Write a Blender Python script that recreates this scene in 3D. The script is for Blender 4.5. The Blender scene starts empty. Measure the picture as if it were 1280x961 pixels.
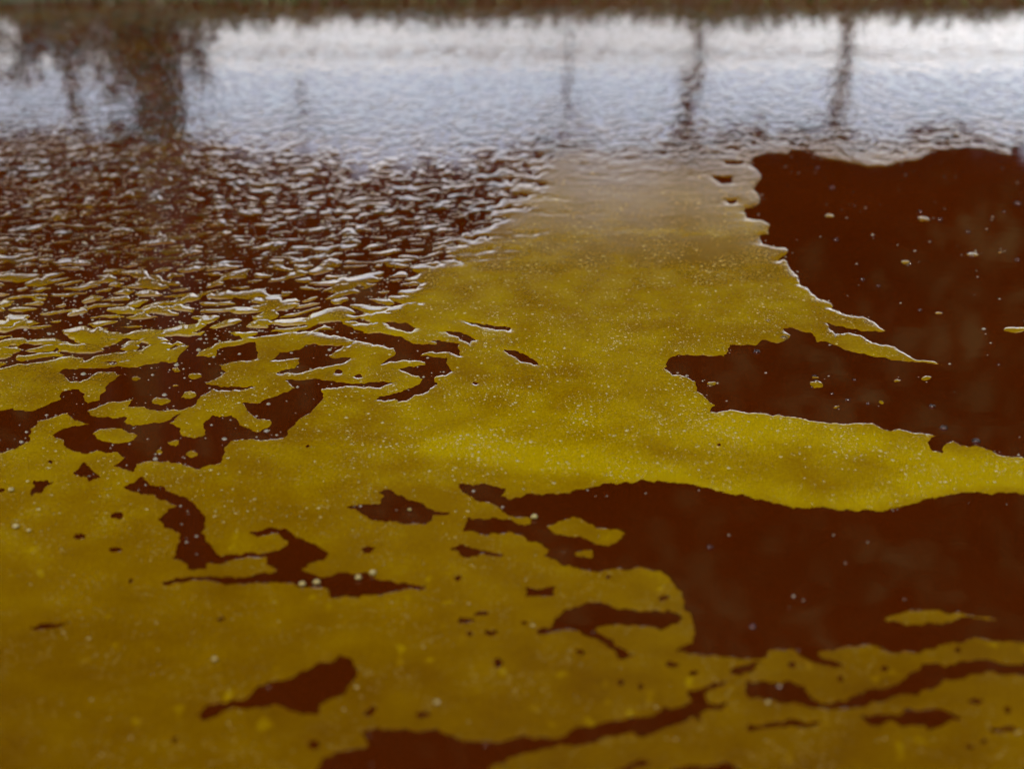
import bpy, math, random
import numpy as np
from mathutils import Vector
random.seed(7); RNG = np.random.default_rng(7)
R = math.radians
scene = bpy.context.scene
col = scene.collection

# ------------------------------------------------------------------ camera
CAM_H, PITCH, HFOV = 0.5, R(22.0), R(32.0)
cam_d = bpy.data.cameras.new('camera')
cam_d.sensor_width = 36.0
cam_d.lens = 18.0 / math.tan(HFOV / 2)
cam_d.clip_start = 0.02; cam_d.clip_end = 3000
cam_d.dof.use_dof = True
cam_d.dof.focus_distance = 1.36
cam_d.dof.aperture_fstop = cam_d.lens / 12.0
cam = bpy.data.objects.new('camera', cam_d)
cam.location = (0, 0, CAM_H); cam.rotation_euler = (math.pi / 2 - PITCH, 0, 0)
col.objects.link(cam); scene.camera = cam

# ------------------------------------------------------------------ sky, sun, exposure
SUN_EL, SUN_AZ = 32.0, 205.0       # azimuth measured from +Y (view direction) clockwise: behind the camera
w = bpy.data.worlds.new('World'); scene.world = w; w.use_nodes = True
nt = w.node_tree; bg = nt.nodes['Background']
sky = nt.nodes.new('ShaderNodeTexSky'); sky.sky_type = 'NISHITA'; sky.sun_disc = False
sky.sun_elevation = R(SUN_EL); sky.sun_rotation = R(SUN_AZ)
sky.dust_density = 10.0; sky.air_density = 0.6; sky.ozone_density = 1.0
hs = nt.nodes.new('ShaderNodeHueSaturation'); hs.inputs['Saturation'].default_value = .60
nt.links.new(sky.outputs[0], hs.inputs['Color']); nt.links.new(hs.outputs[0], bg.inputs[0])   # thin veil of cloud; bg.inputs[1].default_value = 0.074
sun_d = bpy.data.lights.new('sun', 'SUN'); sun_d.energy = 1.0; sun_d.angle = R(2); sun_d.color = (1, .985, .96)
sun = bpy.data.objects.new('sun', sun_d); col.objects.link(sun)
sdir = Vector((math.sin(R(SUN_AZ)) * math.cos(R(SUN_EL)), math.cos(R(SUN_AZ)) * math.cos(R(SUN_EL)), math.sin(R(SUN_EL))))
sun.rotation_euler = sdir.to_track_quat('Z', 'Y').to_euler(); sun.location = (0, -5, 12)
vs = scene.view_settings
vs.view_transform = 'Standard'; vs.look = 'None'; vs.gamma = 1.0; vs.use_curve_mapping = False
vs.exposure = 0.04
scene.cycles.use_denoising = True
scene.cycles.max_bounces = 6; scene.cycles.sample_clamp_indirect = 4.0

# ------------------------------------------------------------------ photograph pixel (1280x961) -> point
FPX = 640.0 / math.tan(HFOV / 2)
SP, CP = math.sin(PITCH), math.cos(PITCH)
def ray(px, py):
    cx = (np.asarray(px, float) - 640.0) / FPX; cy = (480.5 - np.asarray(py, float)) / FPX
    return cx, CP + cy * SP, -SP + cy * CP
def on_water(px, py):
    dx, dy, dz = ray(px, py); t = CAM_H / -dz
    return dx * t, dy * t
def mirrored(px, py, Y):            # what stands at distance Y and is seen mirrored in the water there
    dx, dy, dz = ray(px, py); t = Y / dy
    return float(dx * t), float(-CAM_H - dz * t)

# ------------------------------------------------------------------ noise
def _h(ix, iy, s):
    n = (ix.astype(np.int64) * 374761393 + iy.astype(np.int64) * 668265263 + s * 1274126177) & 0xffffffff
    n = ((n ^ (n >> 13)) * 1274126177) & 0xffffffff
    return ((n ^ (n >> 16)) & 0xffff) / 65535.0
def perlin(x, y, s=0):
    ix = np.floor(x); iy = np.floor(y); fx = x - ix; fy = y - iy
    u = fx * fx * fx * (fx * (fx * 6 - 15) + 10); v = fy * fy * fy * (fy * (fy * 6 - 15) + 10)
    def g(a, b):
        t = _h(ix + a, iy + b, s) * 2 * np.pi
        return np.cos(t) * (fx - a) + np.sin(t) * (fy - b)
    n0 = g(0, 0) * (1 - u) + g(1, 0) * u; n1 = g(0, 1) * (1 - u) + g(1, 1) * u
    return (n0 * (1 - v) + n1 * v) * 1.5
def sstep(a, b, x):
    t = np.clip((x - a) / (b - a), 0, 1); return t * t * (3 - 2 * t)

# ------------------------------------------------------------------ materials
def mat(name):
    m = bpy.data.materials.new(name); m.use_nodes = True
    return m, m.node_tree, m.node_tree.nodes['Principled BSDF']
def noise_node(t, scale, detail=3, coord=None, rough=.5):
    n = t.nodes.new('ShaderNodeTexNoise'); n.inputs['Scale'].default_value = scale
    n.inputs['Detail'].default_value = detail; n.inputs['Roughness'].default_value = rough
    if coord is not None: t.links.new(coord, n.inputs['Vector'])
    return n
def ramp(t, fac, stops):
    r = t.nodes.new('ShaderNodeValToRGB'); e = r.color_ramp.elements
    while len(e) < len(stops): e.new(.5)
    for k, (p, c) in enumerate(stops):
        e[k].position = p; e[k].color = (*c, 1)
    t.links.new(fac, r.inputs[0]); return r
def bump(t, height, bsdf, strength, dist):
    b = t.nodes.new('ShaderNodeBump'); b.inputs['Strength'].default_value = strength; b.inputs['Distance'].default_value = dist
    t.links.new(height, b.inputs['Height']); t.links.new(b.outputs[0], bsdf.inputs['Normal']); return b
def simple(name, c0, c1, scale, rough, bs=0.0, bd=.01):
    m, t, p = mat(name)
    co = t.nodes.new('ShaderNodeNewGeometry').outputs['Position']
    n = noise_node(t, scale, 5, co)
    r = ramp(t, n.outputs[0], [(.3, c0), (.7, c1)])
    t.links.new(r.outputs[0], p.inputs['Base Color']); p.inputs['Roughness'].default_value = rough
    if bs: bump(t, n.outputs[0], p, bs, bd)
    return m

# yellow scum: colour follows how thick the froth is (a stored attribute) plus mottling
M_FILM, t, p = mat('yellow_scum')
geo = t.nodes.new('ShaderNodeNewGeometry').outputs['Position']
att = t.nodes.new('ShaderNodeAttribute'); att.attribute_name = 'froth'
n1 = noise_node(t, 38, 4, geo); n2 = noise_node(t, 420, 3, geo, .6)
ma = t.nodes.new('ShaderNodeMath'); ma.operation = 'MULTIPLY_ADD'
t.links.new(n1.outputs[0], ma.inputs[0]); ma.inputs[1].default_value = .36; t.links.new(att.outputs['Fac'], ma.inputs[2])
mb = t.nodes.new('ShaderNodeMath'); mb.operation = 'MULTIPLY_ADD'
t.links.new(n2.outputs[0], mb.inputs[0]); mb.inputs[1].default_value = .42; t.links.new(ma.outputs[0], mb.inputs[2])
rp = ramp(t, mb.outputs[0], [(.0, (.018, .014, .008)), (.25, (.088, .038, .0002)), (.62, (.137, .0735, .0001)), (1.0, (.230, .160, .0004))])
vo = t.nodes.new('ShaderNodeTexVoronoi'); vo.inputs['Scale'].default_value = 300; t.links.new(geo, vo.inputs['Vector'])
sp = ramp(t, vo.outputs['Distance'], [(.12, (1, 1, 1)), (.30, (0, 0, 0))])
sm = ramp(t, noise_node(t, 30, 2, geo).outputs[0], [(.42, (0, 0, 0)), (.62, (1, 1, 1))])
sf = t.nodes.new('ShaderNodeMath'); sf.operation = 'MULTIPLY'; t.links.new(sp.outputs[0], sf.inputs[0]); t.links.new(sm.outputs[0], sf.inputs[1])
sg = t.nodes.new('ShaderNodeMath'); sg.operation = 'MULTIPLY'; t.links.new(sf.outputs[0], sg.inputs[0]); sg.inputs[1].default_value = .4
cm = t.nodes.new('ShaderNodeMixRGB'); t.links.new(sg.outputs[0], cm.inputs[0]); t.links.new(rp.outputs[0], cm.inputs[1]); cm.inputs[2].default_value = (.30, .25, .09, 1)
t.links.new(cm.outputs[0], p.inputs['Base Color'])
ar = t.nodes.new('ShaderNodeAttribute'); ar.attribute_name = 'rough'; t.links.new(ar.outputs['Fac'], p.inputs['Roughness']); p.inputs['IOR'].default_value = 1.43; av = t.nodes.new('ShaderNodeAttribute'); av.attribute_name = 'gloss'; t.links.new(av.outputs['Fac'], p.inputs['Specular IOR Level'])
n3 = noise_node(t, 260, 2, geo, .6); bn = bump(t, n3.outputs[0], p, .1, .0012); ag = t.nodes.new('ShaderNodeAttribute'); ag.attribute_name = 'grain'; t.links.new(ag.outputs['Fac'], bn.inputs['Strength'])

M_BUB, t, p = mat('froth_bubble')
p.inputs['Base Color'].default_value = (.25, .20, .065, 1); p.inputs['Roughness'].default_value = .12; p.inputs['IOR'].default_value = 1.35

M_SPECK, t, p = mat('foam_speck')
p.inputs['Base Color'].default_value = (.13, .115, .07, 1); p.inputs['Roughness'].default_value = .15; p.inputs['IOR'].default_value = 1.6

M_WATER, t, p = mat('peat_brown_water')
geo = t.nodes.new('ShaderNodeNewGeometry').outputs['Position']
n1 = noise_node(t, 5, 3, geo)
rp = ramp(t, n1.outputs[0], [(.3, (.034, .0052, .0002)), (.7, (.043, .0068, .0003))])
t.links.new(rp.outputs[0], p.inputs['Base Color'])
p.inputs['Roughness'].default_value = .03; p.inputs['IOR'].default_value = 1.33
n2 = noise_node(t, 26, 2, geo); bump(t, n2.outputs[0], p, .03, .002)

# clear bubble skin: see-through in the middle, mirroring at the rim
M_CLEAR = bpy.data.materials.new('clear_bubble'); M_CLEAR.use_nodes = True
t = M_CLEAR.node_tree; t.nodes.clear()
o = t.nodes.new('ShaderNodeOutputMaterial'); mx = t.nodes.new('ShaderNodeMixShader')
fr = t.nodes.new('ShaderNodeFresnel'); fr.inputs[0].default_value = 1.5
g = t.nodes.new('ShaderNodeBsdfGlossy'); g.inputs['Roughness'].default_value = .06
tr = t.nodes.new('ShaderNodeBsdfTransparent'); tr.inputs[0].default_value = (.97, .93, .8, 1)
t.links.new(fr.outputs[0], mx.inputs[0]); t.links.new(tr.outputs[0], mx.inputs[1]); t.links.new(g.outputs[0], mx.inputs[2])
t.links.new(mx.outputs[0], o.inputs[0])

M_GROUND = simple('bank_soil', (.014, .017, .006), (.032, .035, .010), 6, .95, .5, .03)
M_GRASS = simple('bank_grass', (.024, .034, .004), (.055, .062, .006), 9, .6)
M_BARK = simple('bark', (.010, .008, .006), (.024, .019, .014), 30, .9, .8, .02)
M_POST = simple('weathered_stake', (.012, .010, .008), (.028, .024, .019), 40, .85, .5, .005)
M_LEAF = simple('leaf', (.008, .012, .003), (.013, .018, .005), 3, .9)
M_LEAF.node_tree.nodes['Principled BSDF'].inputs['Specular IOR Level'].default_value = .1
M_SHRUB = simple('shrub_leaf', (.008, .011, .004), (.022, .026, .007), 7, .8)
M_SHRUB.node_tree.nodes['Principled BSDF'].inputs['Specular IOR Level'].default_value = .1
M_WALL = simple('white_render', (.66, .71, .78), (.74, .79, .85), 4, .85, .3, .01)

# ------------------------------------------------------------------ object helpers
def link(name, me, parent=None, loc=(0, 0, 0), label=None, cat=None, group=None, kind=None):
    o = bpy.data.objects.new(name, me); col.objects.link(o); o.location = loc
    if parent is not None: o.parent = parent
    if label: o['label'] = label
    if cat: o['category'] = cat
    if group: o['group'] = group
    if kind: o['kind'] = kind
    return o
def mesh(name, verts, faces, material, smooth=True):
    me = bpy.data.meshes.new(name)
    me.from_pydata([tuple(v) for v in verts], [], [tuple(f) for f in faces])
    me.materials.append(material)
    if smooth: me.polygons.foreach_set('use_smooth', [True] * len(me.polygons))
    me.update(); return me
def mesh_np(name, v, q, material, smooth=True, froth=None, extra=None):
    """v (n,3), q (m,k) all faces with k corners"""
    me = bpy.data.meshes.new(name); k = q.shape[1]; m = len(q)
    me.vertices.add(len(v)); me.vertices.foreach_set('co', np.ascontiguousarray(v, dtype=np.float32).ravel())
    me.loops.add(m * k); me.loops.foreach_set('vertex_index', np.ascontiguousarray(q, dtype=np.int32).ravel())
    me.polygons.add(m); me.polygons.foreach_set('loop_start', np.arange(0, m * k, k, dtype=np.int32))
    me.polygons.foreach_set('use_smooth', np.full(m, smooth, dtype=bool))
    if froth is not None:
        a = me.attributes.new('froth', 'FLOAT', 'POINT'); a.data.foreach_set('value', np.ascontiguousarray(froth, dtype=np.float32))
    for key, val in (extra or {}).items():
        a = me.attributes.new(key, 'FLOAT', 'POINT'); a.data.foreach_set('value', np.ascontiguousarray(val, dtype=np.float32))
    me.materials.append(material); me.update(calc_edges=True); me.validate(); return me

# ================================================================== THE SETTING
# pond bowl and banks as one sheet
BANK_Y = float(on_water(640, 9)[1])
def ground_z(x, y):
    x = np.asarray(x, float); y = np.asarray(y, float)
    edge = y - BANK_Y - .05 * np.sin(x * 1.7) * np.clip(np.abs(x) - .2, 0, 1)      # far shore
    edge = np.maximum(edge, np.maximum(np.abs(x) - 5.0, -3.0 - y))
    up = .112 * sstep(0, .5, edge) + .012 * np.clip(edge - .5, 0, 80)
    dn = -.45 * sstep(0, .5, -edge)
    return up + dn - .012 + .012 * perlin(x * 3, y * 3, 4) * (edge > 0) + .05 * perlin(x * .25, y * .25, 9) * sstep(1, 6, edge)
def axis(pts):
    out = []
    for a, b, n in pts: out += list(np.linspace(a, b, n, endpoint=False))
    return np.array(out + [pts[-1][1]])
gx = axis([(-400, -40, 10), (-40, -6, 24), (-6, 6, 120), (6, 40, 24), (40, 400, 10)])
gy = axis([(-400, -20, 10), (-20, -3.6, 20), (-3.6, -2, 16), (-2, 2.4, 12), (2.4, 4.4, 60), (4.4, 16, 50), (16, 60, 16), (60, 400, 10)])
X, Y = np.meshgrid(gx, gy); nx, ny = len(gx), len(gy)
idx = np.arange(nx * ny).reshape(ny, nx)
gq = np.stack([idx[:-1, :-1], idx[:-1, 1:], idx[1:, 1:], idx[1:, :-1]], -1).reshape(-1, 4)
link('ground', mesh_np('ground', np.stack([X, Y, ground_z(X, Y)], -1).reshape(-1, 3), gq, M_GROUND), kind='structure',
     label='dark earthen banks round the brown pond', cat='ground')
wx = np.linspace(-5.2, 5.2, 40); wy = np.linspace(-3.3, BANK_Y + .25, 40); WX, WY = np.meshgrid(wx, wy)
wi = np.arange(1600).reshape(40, 40); wq = np.stack([wi[:-1, :-1], wi[:-1, 1:], wi[1:, 1:], wi[1:, :-1]], -1).reshape(-1, 4)
link('water', mesh_np('water', np.stack([WX, WY, WX * 0], -1).reshape(-1, 3), wq, M_WATER), kind='structure',
     label='still rust-brown pond water under yellow scum', cat='water')

# ================================================================== THE SCUM
# outlines of the open-water gaps, traced on the photograph and laid flat on the water
def P(s): 
    v = [float(a) for a in s.replace(',', ' ').split()]; return list(zip(v[::2], v[1::2]))
HOLES = [P(s) for s in (
 # upper right bay
 "942 197 960 192 985 193 988 188 1012 188 1020 196 1040 200 1065 204 1085 209 1110 208 1125 203 1145 201 1160 195 1167 187 1185 189 1210 185 1235 189 1264 195 1265 185 1290 182 1420 178 1700 190 1800 400 1800 575 1500 585 1280 572 1260 571 1240 565 1235 562 1220 557 1205 558 1190 550 1182 553 1178 566 1165 563 1160 553 1172 543 1160 544 1140 540 1120 537 1100 536 1090 529 1070 528 1050 530 1020 526 990 521 965 518 950 517 930 515 915 512 895 515 887 514 892 507 882 497 872 490 870 477 857 471 840 467 830 460 837 449 847 443 862 444 885 445 904 445 910 439 912 431 930 432 944 431 954 425 970 428 982 426 988 419 980 411 986 409 1000 414 1015 417 1022 427 1037 428 1057 437 1082 444 1100 447 1135 452 1180 456 1170 452 1145 449 1130 441 1110 431 1085 426 1075 419 1060 416 1045 418 1040 414 1032 403 1047 408 1070 412 1090 415 1105 415 1109 413 1097 406 1080 397 1057 394 1039 385 1040 379 1020 372 1012 362 999 355 997 345 987 335 982 325 972 326 985 317 982 310 960 307 952 305 949 295 960 292 961 280 952 275 935 274 929 262 947 256 950 247 942 237 952 222 946 212 937 207",
 "890 222 915 221 916 230 902 230", "908 250 921 250 921 255 909 255", "905 202 930 202 928 206 908 206",
 # lower right bay
 "574 606 590 604 610 607 629 611 625 621 637 625 647 620 675 618 710 616 732 611 750 606 780 604 800 601 835 602 860 605 880 609 905 615 940 622 965 627 990 634 1035 635 1080 639 1100 639 1122 634 1155 626 1177 620 1210 615 1247 617 1280 617 1450 612 1800 625 1800 800 1450 812 1280 801 1255 801 1225 798 1205 800 1180 803 1165 810 1140 815 1115 816 1100 813 1090 805 1080 805 1042 810 1020 816 1025 821 1057 832 1042 831 1015 826 997 817 990 810 972 811 960 817 947 823 920 822 902 820 875 818 845 814 862 805 869 793 866 773 862 765 855 760 852 738 840 727 835 722 830 714 800 710 775 711 745 712 722 711 715 707 697 702 679 692 686 684 660 675 655 667 640 664 610 667 579 662 585 649 617 649 640 650 648 656 664 655 668 648 640 646 625 635 615 629 597 624 577 615",
 "670 788 672 785 692 782 695 771 715 761 732 751 750 752 770 760 800 762 825 766 837 762 855 773 847 781 825 785 810 782 795 781 775 781 747 783 745 787 757 796 772 806 782 816 794 821 775 821 767 811 750 800 732 792 710 787 690 788 672 792",
 "657 735 694 734 692 744 658 745",
 # channel along the bottom
 "380 985 395 961 405 951 417 942 450 937 461 933 462 925 451 916 477 910 512 912 550 915 570 921 600 927 650 923 687 923 710 918 720 907 750 906 785 897 810 896 830 886 855 881 867 871 857 866 877 861 905 850 907 853 880 867 885 878 910 881 907 885 885 886 875 891 876 900 867 896 852 901 830 912 800 918 765 918 745 926 697 932 670 938 640 948 615 957 600 985",
 "911 837 940 832 951 827 947 833 927 843 915 841",
 "931 851 960 853 985 852 1005 857 1010 868 1025 878 1042 878 1072 868 1100 862 1122 857 1135 845 1152 833 1170 831 1180 833 1200 827 1225 824 1255 830 1280 828 1500 842 1700 850 1500 866 1280 844 1260 841 1235 840 1210 843 1180 853 1150 863 1120 871 1095 876 1070 885 1035 885 1000 881 975 876 960 871 935 873",
 "960 906 997 898 1027 905 1010 907 985 908 960 911 935 911 937 906",
 "1077 896 1100 893 1122 895 1132 885 1145 888 1172 886 1202 896 1185 902 1172 906 1162 915 1155 907 1130 906 1110 901 1100 905 1080 900",
 "1212 875 1230 874 1222 883", "1236 907 1268 906 1268 912 1238 912",
 "755 970 785 955 805 948 813 951 795 958 780 970", "840 962 870 957 915 955 930 970 835 970",
 "560 685 585 683 600 689 632 692 630 694 597 693 582 696 572 690",
 "245 896 262 883 285 877 310 871 320 861 340 852 360 846 380 840 400 831 415 828 425 816 437 823 446 838 442 853 422 871 400 880 397 893 385 893 365 886 340 882 315 885 290 883 270 893 252 900",
 # the long branching gap on the left
 "155 610 172 600 179 596 186 607 205 611 225 621 245 629 252 640 256 655 252 667 262 682 269 692 290 694 320 691 330 692 350 687 360 680 355 672 342 667 320 671 312 666 337 660 357 661 372 671 397 684 412 689 410 695 395 700 385 707 376 710 382 717 405 722 422 717 457 716 462 722 480 726 512 729 534 735 527 739 512 736 485 741 460 742 440 747 412 744 405 735 375 732 362 729 345 726 315 727 285 729 255 726 235 726 207 731 204 727 220 722 250 722 265 720 295 723 312 720 340 717 347 712 335 705 330 696 300 697 280 702 260 705 257 712 240 710 225 701 215 699 222 685 225 667 207 659 199 647 212 637 221 632 212 627 195 620 175 615",
 "437 632 460 631 477 627 482 620 476 614 485 612 500 620 530 631 542 639 565 641 545 645 532 654 517 655 490 651 470 651 452 642",
 "90 591 104 579 114 585 124 596 112 601", "41 601 57 600 66 604 55 610 50 615 39 621 41 612 46 607",
 "37 786 50 777 62 780 86 780 62 785 42 787",
 # ragged gaps at the foot of the flakes
 "-60 517 0 514 15 512 32 514 45 512 62 504 75 500 77 490 100 486 104 492 105 501 110 504 125 499 130 490 137 477 150 470 145 465 122 465 110 472 100 477 87 477 75 465 82 461 112 461 140 459 175 459 200 452 220 454 226 442 237 432 215 426 200 422 220 420 250 420 265 415 300 419 304 424 275 427 247 440 245 445 270 446 272 437 320 427 322 449 295 451 275 456 281 465 270 474 255 477 265 482 300 484 319 482 300 487 265 487 252 495 245 505 225 511 197 514 180 510 160 507 167 500 140 501 107 514 112 521 140 522 155 521 157 531 175 532 205 527 230 515 210 529 225 535 226 545 245 549 259 542 252 530 265 520 295 522 302 532 320 542 320 547 287 550 281 562 277 577 250 584 225 582 212 576 180 576 172 579 167 589 155 586 142 582 156 572 147 565 122 564 102 566 82 560 80 552 65 544 77 536 112 530 92 524 85 516 50 525 47 531 37 537 37 552 27 557 7 564 -60 570 -200 560 -200 520",
 "302 502 320 504 345 495 369 486 357 476 397 474 440 480 475 476 492 477 475 484 432 482 400 486 405 497 395 509 375 524 360 537 357 547 327 550 312 546 320 542 340 531 337 525 320 521 310 515",
 "341 466 370 459 376 447 340 451 350 442 374 437 382 431 430 432 410 444 415 450 442 446 427 454 402 459 377 466",
 "397 412 420 412 440 417 475 416 500 421 515 430 547 431 537 425 574 429 575 444 552 439 537 439 525 445 557 447 564 465 542 472 546 481 535 489 517 494 510 500 482 501 467 499 495 491 515 486 530 474 512 467 500 460 532 456 530 451 500 450 475 456 495 444 492 435 470 431 445 426 425 420 400 417",
 "480 402 507 404 520 411 512 415 492 410", "556 414 577 415 595 425 587 429 575 424",
 "628 437 643 438 667 447 673 457 653 452", "580 401 610 406 640 410 636 413 605 410",
)]
# small round pinholes: x y half-width half-height
for a in ("839 831 11 4,867 840 6 3,830 747 6 3,724 813 5 3,777 855 4 3,801 857 4 3,656 778 4 2.5,582 774 12 3.5,602 766 10 3,615 789 8 3.5,587 793 5 3,"
          "571 721 3 3,624 828 8 6,464 888 7 4,529 892 9 4,394 931 6 5,217 926 4 4,460 686 9 2.5,146 644 6 3.5,99 669 8 3,145 687 8 3,162 726 3 2,2 613 5 3,"
          "62 578 4 2,422 464 5 3,449 469 6 2,596 478 4 2,386 558 3 2,1260 888 3 5,1230 926 4 3.5,1211 932 4 3.5,990 831 6 3,1105 834 5 3,1053 849 4 3,277 774 4 2,"
          "760 722 4 2,898 556 2 2,1198 812 5 3,716 655 0 0").split(','):
    cx, cy, rx, ry = map(float, a.split())
    if rx: HOLES.append([(cx + rx * math.cos(k * .785) * random.uniform(.85, 1.15), cy + ry * math.sin(k * .785) * random.uniform(.85, 1.15)) for k in range(8)])
ISLES = [P(s) for s in (
 "681 660 700 650 715 644 727 646 735 655 750 660 775 662 782 670 772 679 760 682 745 679 735 674 710 670 690 666",
 "1107 772 1120 766 1140 761 1172 761 1200 766 1215 771 1197 775 1170 780 1130 781 1112 777",
 "1212 769 1240 771 1250 774 1232 774 1212 772",
 "114 542 125 535 155 535 160 542 172 544 167 550 147 555 127 550",
)]
for a in ("731 692 11 6,201 501 12 5,236 494 9 5,244 470 9 4,170 473 6 3,220 462 6 3,219 482 4 2,217 554 6 3,201 564 5 2.5,241 568 7 4,"
          "890 479 10 3.5,1020 480 12 6,1018 471 8 2.5,1122 476 8 3,1157 473 10 3.5,1102 503 7 3,1045 509 6 2.5,1270 412 20 6,1216 318 12 4,1155 274 11 4,1037 270 9 3,1132 328 9 3,1173 391 7 3,1250 315 6 2").split(','):
    cx, cy, rx, ry = map(float, a.split())
    if cx > 800: rx *= .7; ry *= .7
    ISLES.append([(cx + rx * math.cos(k * .628) * random.uniform(.85, 1.15), cy + ry * math.sin(k * .628) * random.uniform(.85, 1.15)) for k in range(10)])

# sampling lattice on the water plane, finest where the camera is
cols = np.concatenate([np.geomspace(700, 8, 70)[:-1] * -1 - 0, np.arange(-8, 1289, 1.25), 1280 + np.geomspace(10, 700, 70)])
rows = np.concatenate([np.arange(10, 961, 1.25), 961 + np.geomspace(2, 600, 70)])
GX, GY = np.meshgrid(cols, rows); NR, NC = GX.shape
WXs, WYs = on_water(GX, GY)
# ragged edges come from a small warp of the plane
def warp(x, y):
    a = .0016 * perlin(x / .009, y / .012, 11) + .0008 * perlin(x / .0035, y / .006, 12)
    b = .0032 * perlin(x / .009, y / .012, 13) + .0014 * perlin(x / .0035, y / .006, 14)
    return x + a, y + b
QX, QY = warp(WXs, WYs)
CAP = .03
def poly_sd(pts):
    """signed distance (m, negative inside) on the lattice, capped"""
    px, py = on_water([a for a, b in pts], [b for a, b in pts])
    x0, x1, y0, y1 = px.min() - CAP, px.max() + CAP, py.min() - CAP, py.max() + CAP
    m = (QX > x0) & (QX < x1) & (QY > y0) & (QY < y1)
    out = np.full(QX.shape, CAP)
    if not m.any(): return out
    x, y = QX[m], QY[m]; d2 = np.full(x.shape, CAP ** 2); ins = np.zeros(x.shape, bool)
    n = len(px)
    for k in range(n):
        ax, ay, bx, by = px[k], py[k], px[(k + 1) % n], py[(k + 1) % n]
        ex, ey = bx - ax, by - ay
        c = ((ay > y) != (by > y))
        if c.any(): ins[c] ^= x[c] < (ex * (y[c] - ay) / (ey if ey else 1e-12) + ax)
        s = (np.abs(x - (ax + bx) / 2) < abs(ex) / 2 + CAP) & (np.abs(y - (ay + by) / 2) < abs(ey) / 2 + CAP)
        xs, ys = x[s], y[s]
        tt = np.clip(((xs - ax) * ex + (ys - ay) * ey) / (ex * ex + ey * ey + 1e-18), 0, 1)
        d2[s] = np.minimum(d2[s], (xs - ax - tt * ex) ** 2 + (ys - ay - tt * ey) ** 2)
    d = np.sqrt(d2); d[ins] *= -1; out[m] = d; return out
hole = np.full(QX.shape, CAP)
for pts in HOLES: hole = np.minimum(hole, poly_sd(pts))
isle = np.full(QX.shape, CAP)
for pts in ISLES: isle = np.minimum(isle, poly_sd(pts))

# loose flakes: thresholded noise whose grain grows toward the camera
GROW = np.interp(WYs, [1.0, 1.3, 1.7, 2.2, 3.0], [.035, .026, .0138, .0098, .0092])
rowY = WYs[:, NC // 2]; g_row = np.interp(rowY, [1.0, 1.3, 1.7, 2.2, 3.0], [.035, .026, .0138, .0098, .0092])
V = np.concatenate([[0], np.cumsum(np.diff(rowY) / ((g_row[1:] + g_row[:-1]) / 2))])[:, None] + 0 * WXs
U = WXs / GROW
lean = .22 + .35 * np.sin(WXs * 3.1 + 1.0)
U2 = U; V2 = V - lean * WXs / .03
U2 = U2 + .55 * perlin(U / 2.6, V / 2.6, 21); V2 = V2 + .55 * perlin(U / 2.6 + 9, V / 2.6, 22)
def cells(x, y, s):
    ix = np.floor(x); iy = np.floor(y); f1 = np.full(x.shape, 9.0); f2 = f1.copy()
    for a in (-1, 0, 1):
        for b in (-1, 0, 1):
            d = np.hypot(ix + a + .12 + .76 * _h(ix + a, iy + b, s) - x, iy + b + .12 + .76 * _h(ix + a, iy + b, s + 1) - y)
            f2 = np.minimum(f2, np.maximum(f1, d)); f1 = np.minimum(f1, d)
    return f2 - f1
fn = 1.0 * cells(U2 / 1.15, V2 / .85, 35) - .40 + .55 * perlin(U2 / 2.0, V2 / 1.3, 31) + .30 * perlin(U2 / .7, V2 / .5, 32) + .14 * perlin(U2 / .3, V2 / .26, 33)
# how broken up the sheet is
def blur_poly(pts, soft):
    return sstep(soft, -soft, poly_sd_img(pts))
def poly_sd_img(pts):
    x, y = GX, GY * 2.2; px = np.array([a for a, b in pts], float); py = np.array([b for a, b in pts], float) * 2.2
    d2 = np.full(x.shape, 1e9); ins = np.zeros(x.shape, bool); n = len(pts)
    for k in range(n):
        ax, ay, bx, by = px[k], py[k], px[(k + 1) % n], py[(k + 1) % n]; ex, ey = bx - ax, by - ay
        c = ((ay > y) != (by > y)); ins[c] ^= x[c] < (ex * (y[c] - ay) / (ey if ey else 1e-12) + ax)
        tt = np.clip(((x - ax) * ex + (y - ay) * ey) / (ex * ex + ey * ey), 0, 1)
        d2 = np.minimum(d2, (x - ax - tt * ex) ** 2 + (y - ay - tt * ey) ** 2)
    d = np.sqrt(d2); d[ins] *= -1; return d
zone = P("-900 40 0 40 300 40 430 40 560 40 690 60 690 160 668 212 664 250 625 285 590 310 555 335 520 375 480 400 400 425 330 436 240 446 120 462 0 490 -300 500 -900 500")
broken = sstep(45, -45, poly_sd_img(zone) + 60 * perlin(U / 3.3, V / 2.6, 24))
far = sstep(235, 165, GY)                                 # small gaps all over the far end
thr = -1.1 + broken * (1.1 + np.interp(GY, [60, 100, 140, 180, 230, 300, 370, 420, 480], [-.70, -.48, -.34, -.22, -.13, -.08, -.14, -.22, -.40]))
thr = np.maximum(thr, -1.1 + far * .84)
thr = np.where((broken < .03) & (far < .03), -4.0, thr)
flake = (fn - thr) * GROW * .62                            # rough distance to the flake's edge
flake = np.clip(flake, -CAP, CAP)
film = np.minimum(flake, hole)                             # > 0 : scum, < 0 : water
film = np.maximum(film, -isle)

# relief: rounded rims, domed flakes, slight swell
rim = .0036 * np.clip(1 + .6 * perlin(WXs / .02, WYs / .02, 43), .6, 1.6)
T = np.interp(GY, [100, 180, 240, 300, 400, 470, 560, 640], [.00014, .00026, .00052, .0008, .0008, .0005, .00016, .00005])
hgt = np.where(film > 0, T * (1 - np.exp(-np.maximum(film, 0) / rim)), .35 * film)
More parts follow.
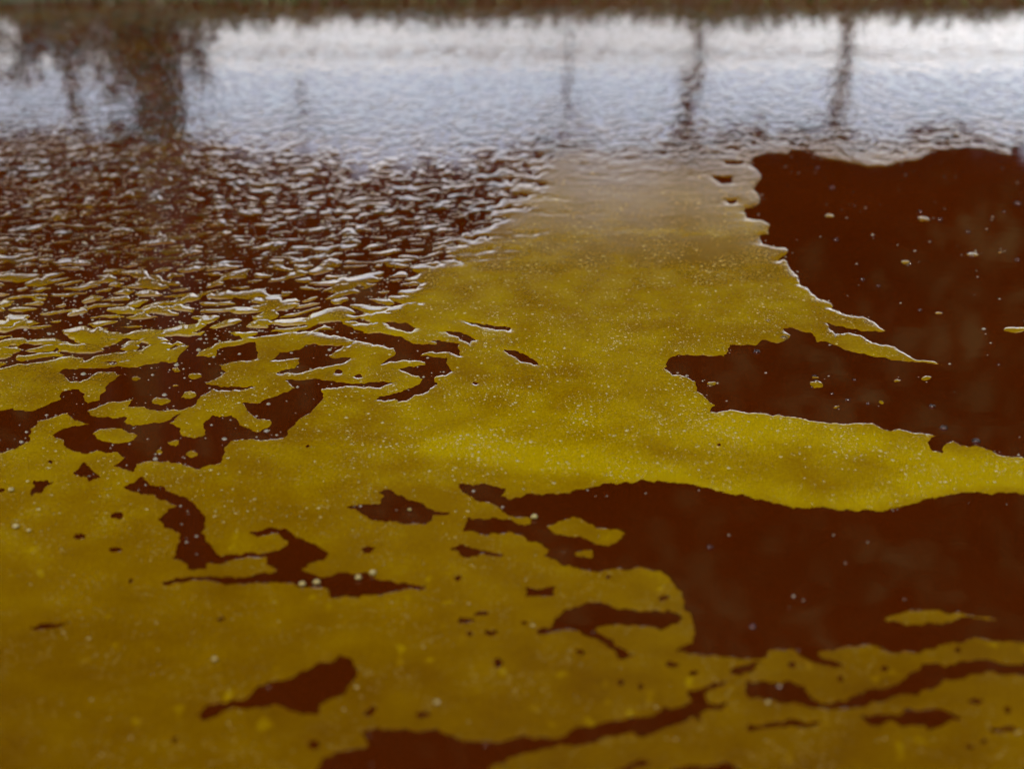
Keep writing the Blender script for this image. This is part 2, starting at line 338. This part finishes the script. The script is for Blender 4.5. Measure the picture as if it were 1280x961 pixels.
# sheen shaped in: flakes are wedges tilted so their tops mirror the bright strip
run = np.zeros_like(film); acc = np.zeros(NC)
for r in range(1, NR):
    acc = np.where(film[r] > 0, np.minimum(acc + np.abs(WYs[r] - WYs[r - 1]), .016), 0); run[r] = acc
k5 = run.copy()
for o_ in (-2, -1, 1, 2): k5 += np.roll(run, o_, 1)
run = k5 / 5
tilt = np.tan(np.radians(np.interp(GY, [120, 200, 250, 300, 350, 400, 450], [.0, 1.2, 2.0, 2.7, 3.3, 3.9, 4.2]) * np.clip(1 + .55 * perlin(U / 1.7, V / 1.7, 45), .4, 1.8)))
wedge = np.where(film > 0, (.00008 + tilt * run) * (1 - np.exp(-np.maximum(film, 0) / .0011)), .35 * film)
mixw = broken * sstep(470, 400, GY) * sstep(140, 210, GY)
hgt = hgt * (1 - mixw) + wedge * mixw
swell = .00006 * perlin(U2 / 1.1, V2 / .8, 41) * (.35 + .65 * sstep(420, 200, GY)) + .00006 * perlin(WXs / .05, WYs / .05, 42)
hgt = np.where(film > 0, np.maximum(hgt + swell * sstep(0, .006, film), .4 * hgt), hgt)

# froth: thick bright band and pale mottles that belong to the scum itself
def near_line(pts, wid):
    px, py = on_water([a for a, b in pts], [b for a, b in pts]); d2 = np.full(WXs.shape, 1e3)
    for k in range(len(px) - 1):
        ex, ey = px[k + 1] - px[k], py[k + 1] - py[k]
        tt = np.clip(((WXs - px[k]) * ex + (WYs - py[k]) * ey) / (ex * ex + ey * ey), 0, 1)
        d2 = np.minimum(d2, (WXs - px[k] - tt * ex) ** 2 + (WYs - py[k] - tt * ey) ** 2)
    return np.exp(-d2 / wid ** 2)
froth = .215 + .09 * perlin(WXs / .12, WYs / .10, 51) + .10 * perlin(WXs / .03, WYs / .04, 52)
froth += .30 * near_line(P("560 560 700 575 800 590 900 612 1000 628 1090 630 1180 605 1290 592 1600 590"), .022)
froth += .26 * near_line(P("930 535 1040 548 1110 560 1180 585 1290 590"), .030)
froth += .10 * near_line(P("860 480 760 540 600 560"), .08)
froth -= np.maximum(.40 * broken * sstep(410, 310, GY), .55 * sstep(290, 130, GY))
spot = perlin(WXs / .011, WYs / .016, 53)
froth -= .22 * sstep(620, 900, GY)
froth += .10 * sstep(300, 380, GY) * sstep(640, 560, GY)
froth += .35 * sstep(.45, .8, spot) * sstep(600, 780, GY) * sstep(-.1, .3, perlin(WXs / .07, WYs / .07, 54))

# split the lattice into separate pieces of scum
pos = hgt > 0
lab = np.full(pos.size, -1, np.int64)
par = []
def find(a):
    while par[a] != a: par[a] = par[par[a]]; a = par[a]
    return a
prev = []
labg = lab.reshape(pos.shape)
for r in range(NR):
    row = pos[r].astype(np.int8); d = np.diff(np.concatenate([[0], row, [0]]))
    s_ = np.where(d == 1)[0]; e_ = np.where(d == -1)[0]; cur = []; j = 0
    for s, e in zip(s_, e_):
        k = len(par); par.append(k)
        for (ps, pe, pk) in prev:
            if ps > e: break
            if pe >= s:
                a, b = find(k), find(pk)
                if a != b: par[max(a, b)] = min(a, b)
        labg[r, s:e] = k; cur.append((s, e, k))
    prev = cur
root = np.array([find(k) for k in range(len(par))])
labg = np.where(labg >= 0, root[np.maximum(labg, 0)], -1)
quad = np.arange(NR * NC).reshape(NR, NC)
Q = np.stack([quad[1:, :-1], quad[1:, 1:], quad[:-1, 1:], quad[:-1, :-1]], -1).reshape(-1, 4)
ql = labg.ravel()[Q]
keep = (ql >= 0).any(1); Q = Q[keep]; own = ql[keep].max(1)
SF = (.5 + .5 * broken * sstep(170, 230, GY)).ravel()
VV = np.stack([WXs, WYs, hgt], -1).reshape(-1, 3); FF = froth.ravel(); RF = (np.interp(GY, [110, 190, 240, 340, 450, 600], [.08, .14, .20, .10, .09, .08]) * (1 - broken) + broken * np.interp(GY, [110, 190, 250, 360, 470], [.08, .09, .09, .09, .09]) + .02 * perlin(WXs / .03, WYs / .03, 44)).ravel()
GF = (np.interp(GY, [150, 260, 330, 560, 760], [.0, .03, .07, .08, .05]) * (1 - .5 * broken)).ravel()
order = np.argsort(own, kind='stable'); Q = Q[order]; own = own[order]
ids, start, cnt = np.unique(own, return_index=True, return_counts=True)
inview = ((GX > -5) & (GX < 1285) & (GY < 965)).ravel()
vis = np.array([cnt[k] if inview[Q[start[k], 0]] else 0 for k in range(len(ids))])
rank = np.argsort(-vis)
print('scum pieces', len(ids), 'quads', len(Q), 'biggest', vis[rank[:6]])
def piece(name, sel, **kw):
    q = Q[sel]; u, inv = np.unique(q, return_inverse=True); v = VV[u].copy()
    c = np.array([(v[:, 0].min() + v[:, 0].max()) / 2, (v[:, 1].min() + v[:, 1].max()) / 2, 0])
    if kw.pop('centre', True): v -= c
    else: c = c * 0
    return link(name, mesh_np(name, v, inv.reshape(-1, 4), M_FILM, True, FF[u], dict(rough=RF[u], grain=GF[u], gloss=SF[u])), loc=tuple(c), **kw)
def pix(o):                                                # where a piece lies, as a traced pixel
    x, y = o
    d = np.array([x, y, -CAM_H]); f = d[1] * CP - d[2] * SP; u_ = d[1] * SP + d[2] * CP
    return 640 + FPX * d[0] / f, 480.5 - FPX * u_ / f
rest = []
SPECIAL = [  # centre in the photograph, name, label
 (731, 664, 'scum_island', 'elongated yellow scum island with a pointed end and a small round patch beside it'),
 (731, 692, 'scum_island', 'small oval yellow scum patch beside the larger elongated island'),
 (1160, 771, 'scum_island', 'fuzzy speckled yellow streak lying alone in dark brown water'),
 (143, 545, 'scum_island', 'notched yellow scum island inside the ragged brown gap'),
 (201, 501, 'scum_island', 'flat oval yellow scum fleck in the ragged brown gap below the flakes'),
]
main_id = ids[rank[0]]; count = 0
for n_, k in enumerate(rank):
    sel = slice(start[k], start[k] + cnt[k])
    if n_ == 0:
        piece('scum_sheet', sel, centre=False, label='large unbroken sheet of mustard-yellow scum floating on brown water', cat='scum'); continue
    if vis[k] < 6 or count >= 299: rest.append(k); continue
    count += 1
    c = VV[np.unique(Q[sel])].mean(0); px, py = pix((c[0], c[1]))
    done = False
    for sx, sy, nm, lb in SPECIAL:
        if abs(px - sx) < 14 and abs(py - sy) < 5:
            piece(nm, sel, label=lb, cat='scum island'); done = True; break
    if done: continue
    if px > 800 and py > 200:
        wh = 'in the wide brown bay above the tapering yellow tongue' if py < 430 else ('in the brown inlet below the tapering yellow tongue' if py < 590 else 'in the brown bay below the bright froth band')
        piece('scum_fleck', sel, label='tiny yellow scum fleck ' + wh, cat='scum fleck', group='flecks ' + wh)
    elif py > 450:
        wh = 'inside the big ragged brown gap' if px < 330 else 'in a brown gap of the yellow sheet'
        piece('scum_fleck', sel, label='small yellow scum fleck ' + wh, cat='scum fleck', group='flecks ' + wh)
    else:
        big = vis[k] > 150
        wh = ('in the mirrored streak of the broad trunk' if 150 < px < 270 and py < 380 else 'next to the edge of the unbroken sheet' if px > 470 else
              'just above the ragged brown gaps' if py > 380 else 'in the thick of the loose flakes')
        piece('scum_flake', sel, label=('long ragged scum flake ' if big else 'small loose scum flake with a glinting edge ') + wh, cat='scum flake', group=('long flakes ' if big else 'small flakes ') + wh)
if rest:
    sel = np.concatenate([np.arange(start[k], start[k] + cnt[k]) for k in rest])
    piece('scum_crumbs', sel, centre=False, label='scattered tiny crumbs of yellow scum between the flakes', cat='scum', kind='stuff')

# froth bubbles all over the scum and on the water between the flakes
def dome(seg, rings):
    v = []; f = []
    for r in range(rings):
        a = (math.pi / 2) * r / rings
        for s in range(seg): v.append((math.cos(a) * math.cos(2 * math.pi * s / seg), math.cos(a) * math.sin(2 * math.pi * s / seg), math.sin(a)))
    v.append((0, 0, 1)); top = len(v) - 1
    for r in range(rings - 1):
        for s in range(seg):
            a, b = r * seg + s, r * seg + (s + 1) % seg; f += [(a, b, b + seg), (a, b + seg, a + seg)]
    for s in range(seg): f.append(((rings - 1) * seg + s, (rings - 1) * seg + (s + 1) % seg, top))
    return np.array(v), np.array(f)
DV, DF = dome(6, 2)
rr_ = np.array([1.0] * 6 + [.55] * 6 + [0.0]); an_ = np.array([k * math.pi / 3 for k in range(6)] * 2 + [0.0])
DV = np.stack([rr_ * np.cos(an_), rr_ * np.sin(an_), 1 - rr_ ** 2], -1)      # low lens-shaped bubbles
def scatter(name, ri, ci, rad, flat, label, material):
    x, y, z = WXs[ri, ci], WYs[ri, ci], np.maximum(hgt[ri, ci], 0)
    n = len(x); v = DV[None] * rad[:, None, None] * np.array([1, 1, 1])
    v[:, :, 2] *= flat; v[:, :, 0] += x[:, None]; v[:, :, 1] += y[:, None]; v[:, :, 2] += (z - .12 * flat * rad)[:, None]
    f = DF[None] + (np.arange(n) * len(DV))[:, None, None]
    return link(name, mesh_np(name, v.reshape(-1, 3), f.reshape(-1, 3), material), kind='stuff', label=label, cat='froth')
cell = np.abs(np.gradient(WXs, axis=1) * np.gradient(WYs, axis=0))
def pick(mask, dens):
    pr = np.clip(cell * dens * mask, 0, 1); return np.where(RNG.random(cell.shape) < pr)
clump = .35 + 1.3 * sstep(-.25, .5, perlin(WXs / .04, WYs / .05, 61))
onf = (film > .002) & (GX > -250) & (GX < 1530) & (GY < 1000)
ri, ci = pick(onf * clump * (1 - .8 * broken) * np.interp(GY, [60, 230, 330, 540, 680], [.0, .25, 1, .9, .05]) * (1 + 2.0 * np.clip(froth - .3, 0, .6)), 34000)
print('bubbles', len(ri))
scatter('froth_bubbles', ri, ci, np.clip(RNG.lognormal(math.log(.00052), .45, len(ri)), .00025, .0016), .30, 'fine glinting bubbles dotted over the yellow scum', M_BUB)
gap = (film < -.0012) & (GX > -250) & (GX < 1530) & (GY < 1000)
inz = broken > .3
ri, ci = pick(gap * (inz * 14000.0 + (~inz) * (GY > 405) * (GX < 620) * 1800.0 + (~inz) * 420.0 + (film > -.005) * (GY < 640) * 5000.0), 1.0)
scatter('water_specks', ri, ci, np.clip(RNG.lognormal(math.log(.00075), .45, len(ri)), .0004, .0026), .7, 'tiny foam specks floating in the brown gaps', M_SPECK)

# single clear bubbles standing on the open water and on the scum
CV, CF = dome(14, 6)
clear_me = mesh('clear_bubble', CV, CF, M_CLEAR)
foam_me = mesh('foam_bubble', CV, CF, M_BUB)
BUB = P("1020 477 888 482 1098 358 1022 210 1040 235 1095 180 887 684 941 783 1040 492 1045 300 1210 290 1272 325 960 402 1078 350 980 423 946 440 1060 500 1220 552 1248 456 1255 265 1150 265 1018 470 1068 475 1180 535 1085 505 1165 508 1272 255 1137 330 1150 388 1215 320 1175 275")
for k, (px, py) in enumerate(BUB):
    x, y = on_water(px, py); r = random.uniform(.0014, .0032)
    o = link('water_bubble', clear_me, loc=(float(x), float(y), -.0002), cat='bubble', **(dict(label='clear bubble on the wide brown bay above the tapering yellow tongue', group='bubbles on the wide brown bay') if py < 430 else dict(label='clear bubble on the brown inlet below the tapering yellow tongue', group='bubbles on the brown inlet') if py < 590 else dict(label='clear bubble on the brown bay below the bright froth band', group='bubbles on the lower brown bay')))
    o.scale = (r, r, r * .75)
for k, (px, py) in enumerate(P("14 614 20 660 36 665 268 826 546 880 960 880 396 730 466 718 448 724 512 639 668 648 378 732")):
    x, y = on_water(px, py); r = random.uniform(.0012, .0024)
    o = link('scum_bubble', foam_me, loc=(float(x), float(y), .0012), label='pale yellow bubble swelling out of the scum sheet', cat='bubble', group='bubbles on the scum sheet')
    o.scale = (r, r, r * .8)

# ================================================================== FAR BANK
# grass fringe along the shore
n = 9000
bx = RNG.uniform(-3.2, 3.2, n); by = BANK_Y + RNG.uniform(.0, .9, n) ** 1.3 + .02
bz = ground_z(bx, by); hh = RNG.uniform(.012, .035, n); an = RNG.uniform(0, np.pi, n); wd = RNG.uniform(.0015, .004, n)
ln = RNG.normal(0, .012, (n, 2))
ca, sa = np.cos(an) * wd, np.sin(an) * wd
bv = np.stack([np.stack([bx - ca, by - sa, bz - .01], -1), np.stack([bx + ca, by + sa, bz - .01], -1),
               np.stack([bx + ca * .6 + ln[:, 0] * .4, by + sa * .6 + ln[:, 1] * .4, bz + hh * .6], -1), np.stack([bx + ln[:, 0], by + ln[:, 1], bz + hh], -1)], 1).reshape(-1, 3)
link('bank_grass', mesh_np('bank_grass', bv, np.arange(n * 4).reshape(-1, 4), M_GRASS, False), kind='stuff', label='short yellow-green grass fringing the far bank', cat='grass')

# tapered tube through points
def tube(pts, rads, seg=10):
    v = []; f = []
    pts = [Vector(p_) for p_ in pts]
    for k, p_ in enumerate(pts):
        d = (pts[min(k + 1, len(pts) - 1)] - pts[max(k - 1, 0)]).normalized()
        a = d.orthogonal().normalized() if abs(d.z) < .9 else Vector((1, 0, 0)); a = (a - d * a.dot(d)).normalized(); b = d.cross(a)
        for s in range(seg):
            th = 2 * math.pi * s / seg; v.append(p_ + (a * math.cos(th) + b * math.sin(th)) * rads[k] * (1 + .08 * math.sin(3 * th + k)))
    for k in range(len(pts) - 1):
        for s in range(seg):
            f.append((k * seg + s, k * seg + (s + 1) % seg, (k + 1) * seg + (s + 1) % seg, (k + 1) * seg + s))
    v.append(pts[-1]); c = len(v) - 1; k = (len(pts) - 1) * seg
    for s in range(seg): f.append((k + s, k + (s + 1) % seg, c))
    return v, f
def join(parts):
    V_, F_ = [], []
    for v, f in parts:
        b = len(V_); V_ += list(v); F_ += [tuple(i + b for i in q) for q in f]
    return V_, F_
def leaves(centres, radii, n, size, squash=1.0):
    """leaf quads spread in clumps"""
    c = np.array(centres); r = np.array(radii); wgt = r ** 2 / (r ** 2).sum()
    k = RNG.choice(len(c), n, p=wgt); d = RNG.normal(0, 1, (n, 3)); d /= np.linalg.norm(d, axis=1)[:, None]
    pnt = c[k] + d * (r[k] * RNG.random(n) ** .4)[:, None] * np.array([1, 1, squash])
    a = RNG.normal(0, 1, (n, 3)); a /= np.linalg.norm(a, axis=1)[:, None]
    b = np.cross(a, RNG.normal(0, 1, (n, 3))); b /= np.linalg.norm(b, axis=1)[:, None]
    s = (size * RNG.uniform(.6, 1.3, n))[:, None]
    v = np.stack([pnt - a * s, pnt - b * s * .5, pnt + a * s, pnt + b * s * .5], 1).reshape(-1, 3)
    return v, np.arange(n * 4).reshape(-1, 4)
def tree(x, y, trunk_r, base_h, crown_h, crown_r, label, nleaf, leaf, lean=0, group=None, rnd=None):
    z0 = float(ground_z(x, y)) - .08
    t_ = link('broadleaf_tree', None, loc=(x, y, z0), label=label, cat='tree', group=group)
    top = base_h + crown_h * .75
    pts = [(lean * (k / 6) + .05 * math.sin(k * 1.3 + x), .04 * math.cos(k * 1.7 + x), top * k / 6) for k in range(7)]
    parts = [tube(pts, [trunk_r * (1.35 if k == 0 else 1 - .13 * k) for k in range(7)])]
    cen, rad = [], []
    for k in range(9):
        a = k * 2.4 + x; h0 = base_h + crown_h * (.08 + .07 * k); e = Vector((lean + math.cos(a) * crown_r * .7, math.sin(a) * crown_r * .7, h0 + crown_h * random.uniform(.1, .3)))
        s = Vector(pts[min(6, int(h0 * .8 / top * 6))]); m_ = (s + e) / 2 + Vector((0, 0, -.15))
        parts.append(tube([s, m_, e], [trunk_r * .4, trunk_r * .25, trunk_r * .08], 6))
    for k in range(44):
        a = random.uniform(0, 6.28); low = k < 14; q = random.random() ** .5 * crown_r * (1.0 if low else .85); h0 = random.uniform(.03, .10) if low else random.uniform(.1, 1)
        cen.append((lean + math.cos(a) * q, math.sin(a) * q, base_h + .35 + crown_h * h0 + .3 * max(0, math.sin(a) * q))); rad.append(min(.8, .26 * crown_r) if low else random.uniform(.22, .42) * crown_r * (1 - .35 * h0))
    v, f = join(parts); link('trunk', mesh('trunk', v, f, M_BARK), t_)
    v, f = leaves(cen, rad, nleaf, leaf); link('crown', mesh_np('crown', v, f, M_LEAF, False), t_)
    return t_
# trunk that mirrors as the broad dark streak, and a thin one beside it
tx, _ = mirrored(203, 120, 6.2)
tree(tx, 6.2, .105, 2.6, 3.6, 1.5, 'tree with a broad dark trunk rising behind the shrubs', 9000, .07, lean=-.15)
tx, _ = mirrored(84, 120, 7.0)
tree(tx, 7.0, .035, 2.5, 3.0, 1.1, 'slender dark tree beside the broad trunk', 6000, .07, lean=.1)
# belt of trees beyond the wall: their crowns close off the sky above
belt = [(3.05, 16.4), (-3.35, 17.4), (-2.25, 18.6), (-12.4, 16.6), (-9.3, 15.8), (-6.2, 16.4), (-3.15, 16.2), (1.67, 16.4), (4.95, 15.8), (8.1, 16.6), (11.2, 15.9), (14.2, 16.6), (.59, 19.0)]
for k, (x, y) in enumerate(belt):
    tree(x, y, .035 if y > 18 else .06, 3.42 + .06 * (x < 0) - .10 * (x > 2) + random.uniform(-.08, .1) + (y > 18) * .9, 8.5, 2.9, 'tall leafy tree in the belt behind the white wall', 15000, .21, group='trees behind the white wall')
for k, x in enumerate((-16, -13, -10, -7, -4.2, 2.2, 4.0, 7, 10, 13, 16)):
    tree(x, 21.5 + (k % 2) * .5, .1, 6.2, 13.0, 3.4, 'taller tree in the second row behind the white wall', 12000, .34, group='second row of trees')

for x, y in ((3.78, 20.3), (2.66, 26.0), (4.84, 26.5), (2.76, 27.0), (-5.6, 26.3), (8.5, 26.4), (-9.5, 26.8)):  # added trees plugging sky gaps that glared in the water
    tree(x, y, .1, 7.6, 15.0, 4.6, 'very tall added tree closing sky gaps over the two rows behind the white wall', 12000, .45, group='added tallest trees behind the wall')
# unseen trees added on the near bank behind the camera to shade the pond
for k, (x, y) in enumerate(((-18, -8), (-14, -7.5), (-10, -8.5), (-6.2, -7.2), (-2.4, -8.0), (1.6, -7.2), (5.4, -8.2), (9.4, -7.4))):
    tree(x, y, .16, .6, 8.6, 2.7, 'unseen leafy tree added on the near bank to shade the pond', 9000, .22, group='added trees on the near bank')

for k, (x, y) in enumerate(((-20, -13), (-15.6, -12.4), (-11.8, -13.2), (-8, -12.2), (-4.2, -13), (-.4, -12.4), (3.6, -13.2), (7.6, -12.4))):  # unseen second shade row, added where sun came through the first
    tree(x, y, .22, 2.0, 11.5, 3.2, 'unseen tall tree added in the back row of the near bank', 10000, .28, group='back row of the near bank')

for k, (x, y) in enumerate(((-7.4, -3.5), (-7.8, -.2), (-7.4, 3.0), (-8.2, 6.2), (7.6, -3.2), (7.9, .2), (7.5, 3.4), (8.4, 6.6))):  # unseen side trees, added to cut the ambient light on the pond
    tree(x, y, .15, .5, 8.5, 2.3, 'unseen leafy tree added on the side bank of the pond', 6000, .22, group='added trees on the side banks')

# white wall added so its sunlit face mirrors as the pale band
WALL_Y = 12.0
wz = mirrored(640, 86, WALL_Y)[1]
def box(x0, x1, y0, y1, z0, z1):
    v = [(x, y, z) for z in (z0, z1) for y in (y0, y1) for x in (x0, x1)]
    return v, [(0, 1, 3, 2), (4, 6, 7, 5), (0, 4, 5, 1), (2, 3, 7, 6), (0, 2, 6, 4), (1, 5, 7, 3)]
gz = float(ground_z(0, WALL_Y)) - .3
wl = link('added_wall', None, loc=(0, WALL_Y, gz), label='added long low white rendered wall behind the stakes and shrubs', cat='wall')
v, f = box(-16, 18, 0, .2, 0, wz - .09 - gz); link('wall_body', mesh('wall_body', v, f, M_WALL, False), wl)
for k in range(34):
    v, f = box(-16 + k + .006, -15 + k - .006, -.04, .24, wz - .088 - gz, wz - gz); link('coping_stone', mesh('coping_stone', v, f, M_WALL, False), wl)

# stakes on the bank, mirrored as dark uprights
for px, py, D, rr, lb in ((868, 122, 5.4, .0155, 'dark wooden stake in front of the white wall, thinner than its stout neighbour'),
                          (1055, 138, 5.0, .019, 'stout dark stake leaning slightly in front of the white wall'),
                          (709, 98, 7.5, .010, 'thin faint stake standing back by the white wall')):
    x, z = mirrored(px, py, D); b = float(ground_z(x, D)) - .1
    st = link('stake', None, loc=(x, D, b), label=lb, cat='stake')
    h_ = z - b; ln_ = random.uniform(-.01, .012)
    v, f = tube([(0, 0, 0), (ln_ * .5, 0, h_ * .5), (ln_, 0, h_ - .05)], [rr * 1.1, rr, rr * .95], 9); s = link('shaft', mesh('shaft', v, f, M_POST), st)
    v, f = tube([(ln_, 0, h_ - .052), (ln_, 0, h_ - .02), (ln_, 0, h_)], [rr * .94, rr * .6, rr * .12], 9); link('pointed_top', mesh('pointed_top', v, f, M_POST), st)

# dark shrubs on the left of the bank
def shrub(px0, px1, py, D, label, n=1300):
    xa, z = mirrored(px0, py, D); xb, _ = mirrored(px1, py, D); x = (xa + xb) / 2; hw = (xb - xa) / 2
    z0 = float(ground_z(x, D)); o = link('shrub', None, loc=(x, D, z0 - .05), label=label, cat='shrub')
    H = z - z0 + .05; parts = []; cen = []; rad = []
    for k in range(13):
        e = Vector((random.uniform(-1, 1) * hw, random.uniform(-.25, .25), H * random.uniform(.6, 1.25)))
        b_ = Vector((e.x * .75, e.y * .6, 0))
        parts.append(tube([b_, (b_ + e) * .5 + Vector((0, .02, .02)), e], [.009, .006, .002], 5))
        for q in range(7):
            f_ = .25 + .75 * q / 6; cen.append(tuple(b_.lerp(e, f_))); rad.append(random.uniform(.035, .085) * (1.25 - .7 * f_))
    v, f = join(parts); link('stem', mesh('stem', v, f, M_BARK), o)
    v, f = leaves(cen, rad, n, .028); link('foliage', mesh_np('foliage', v, f, M_SHRUB, False), o)
shrub(24, 100, 56, 4.5, 'dark bushy shrub on the bank beside the slender tree')
shrub(140, 250, 62, 4.8, 'broad dark shrub at the foot of the broad tree trunk', 2000)
shrub(-190, -14, 60, 4.9, 'wide dark shrub at the far end of the shrub row', 2200)
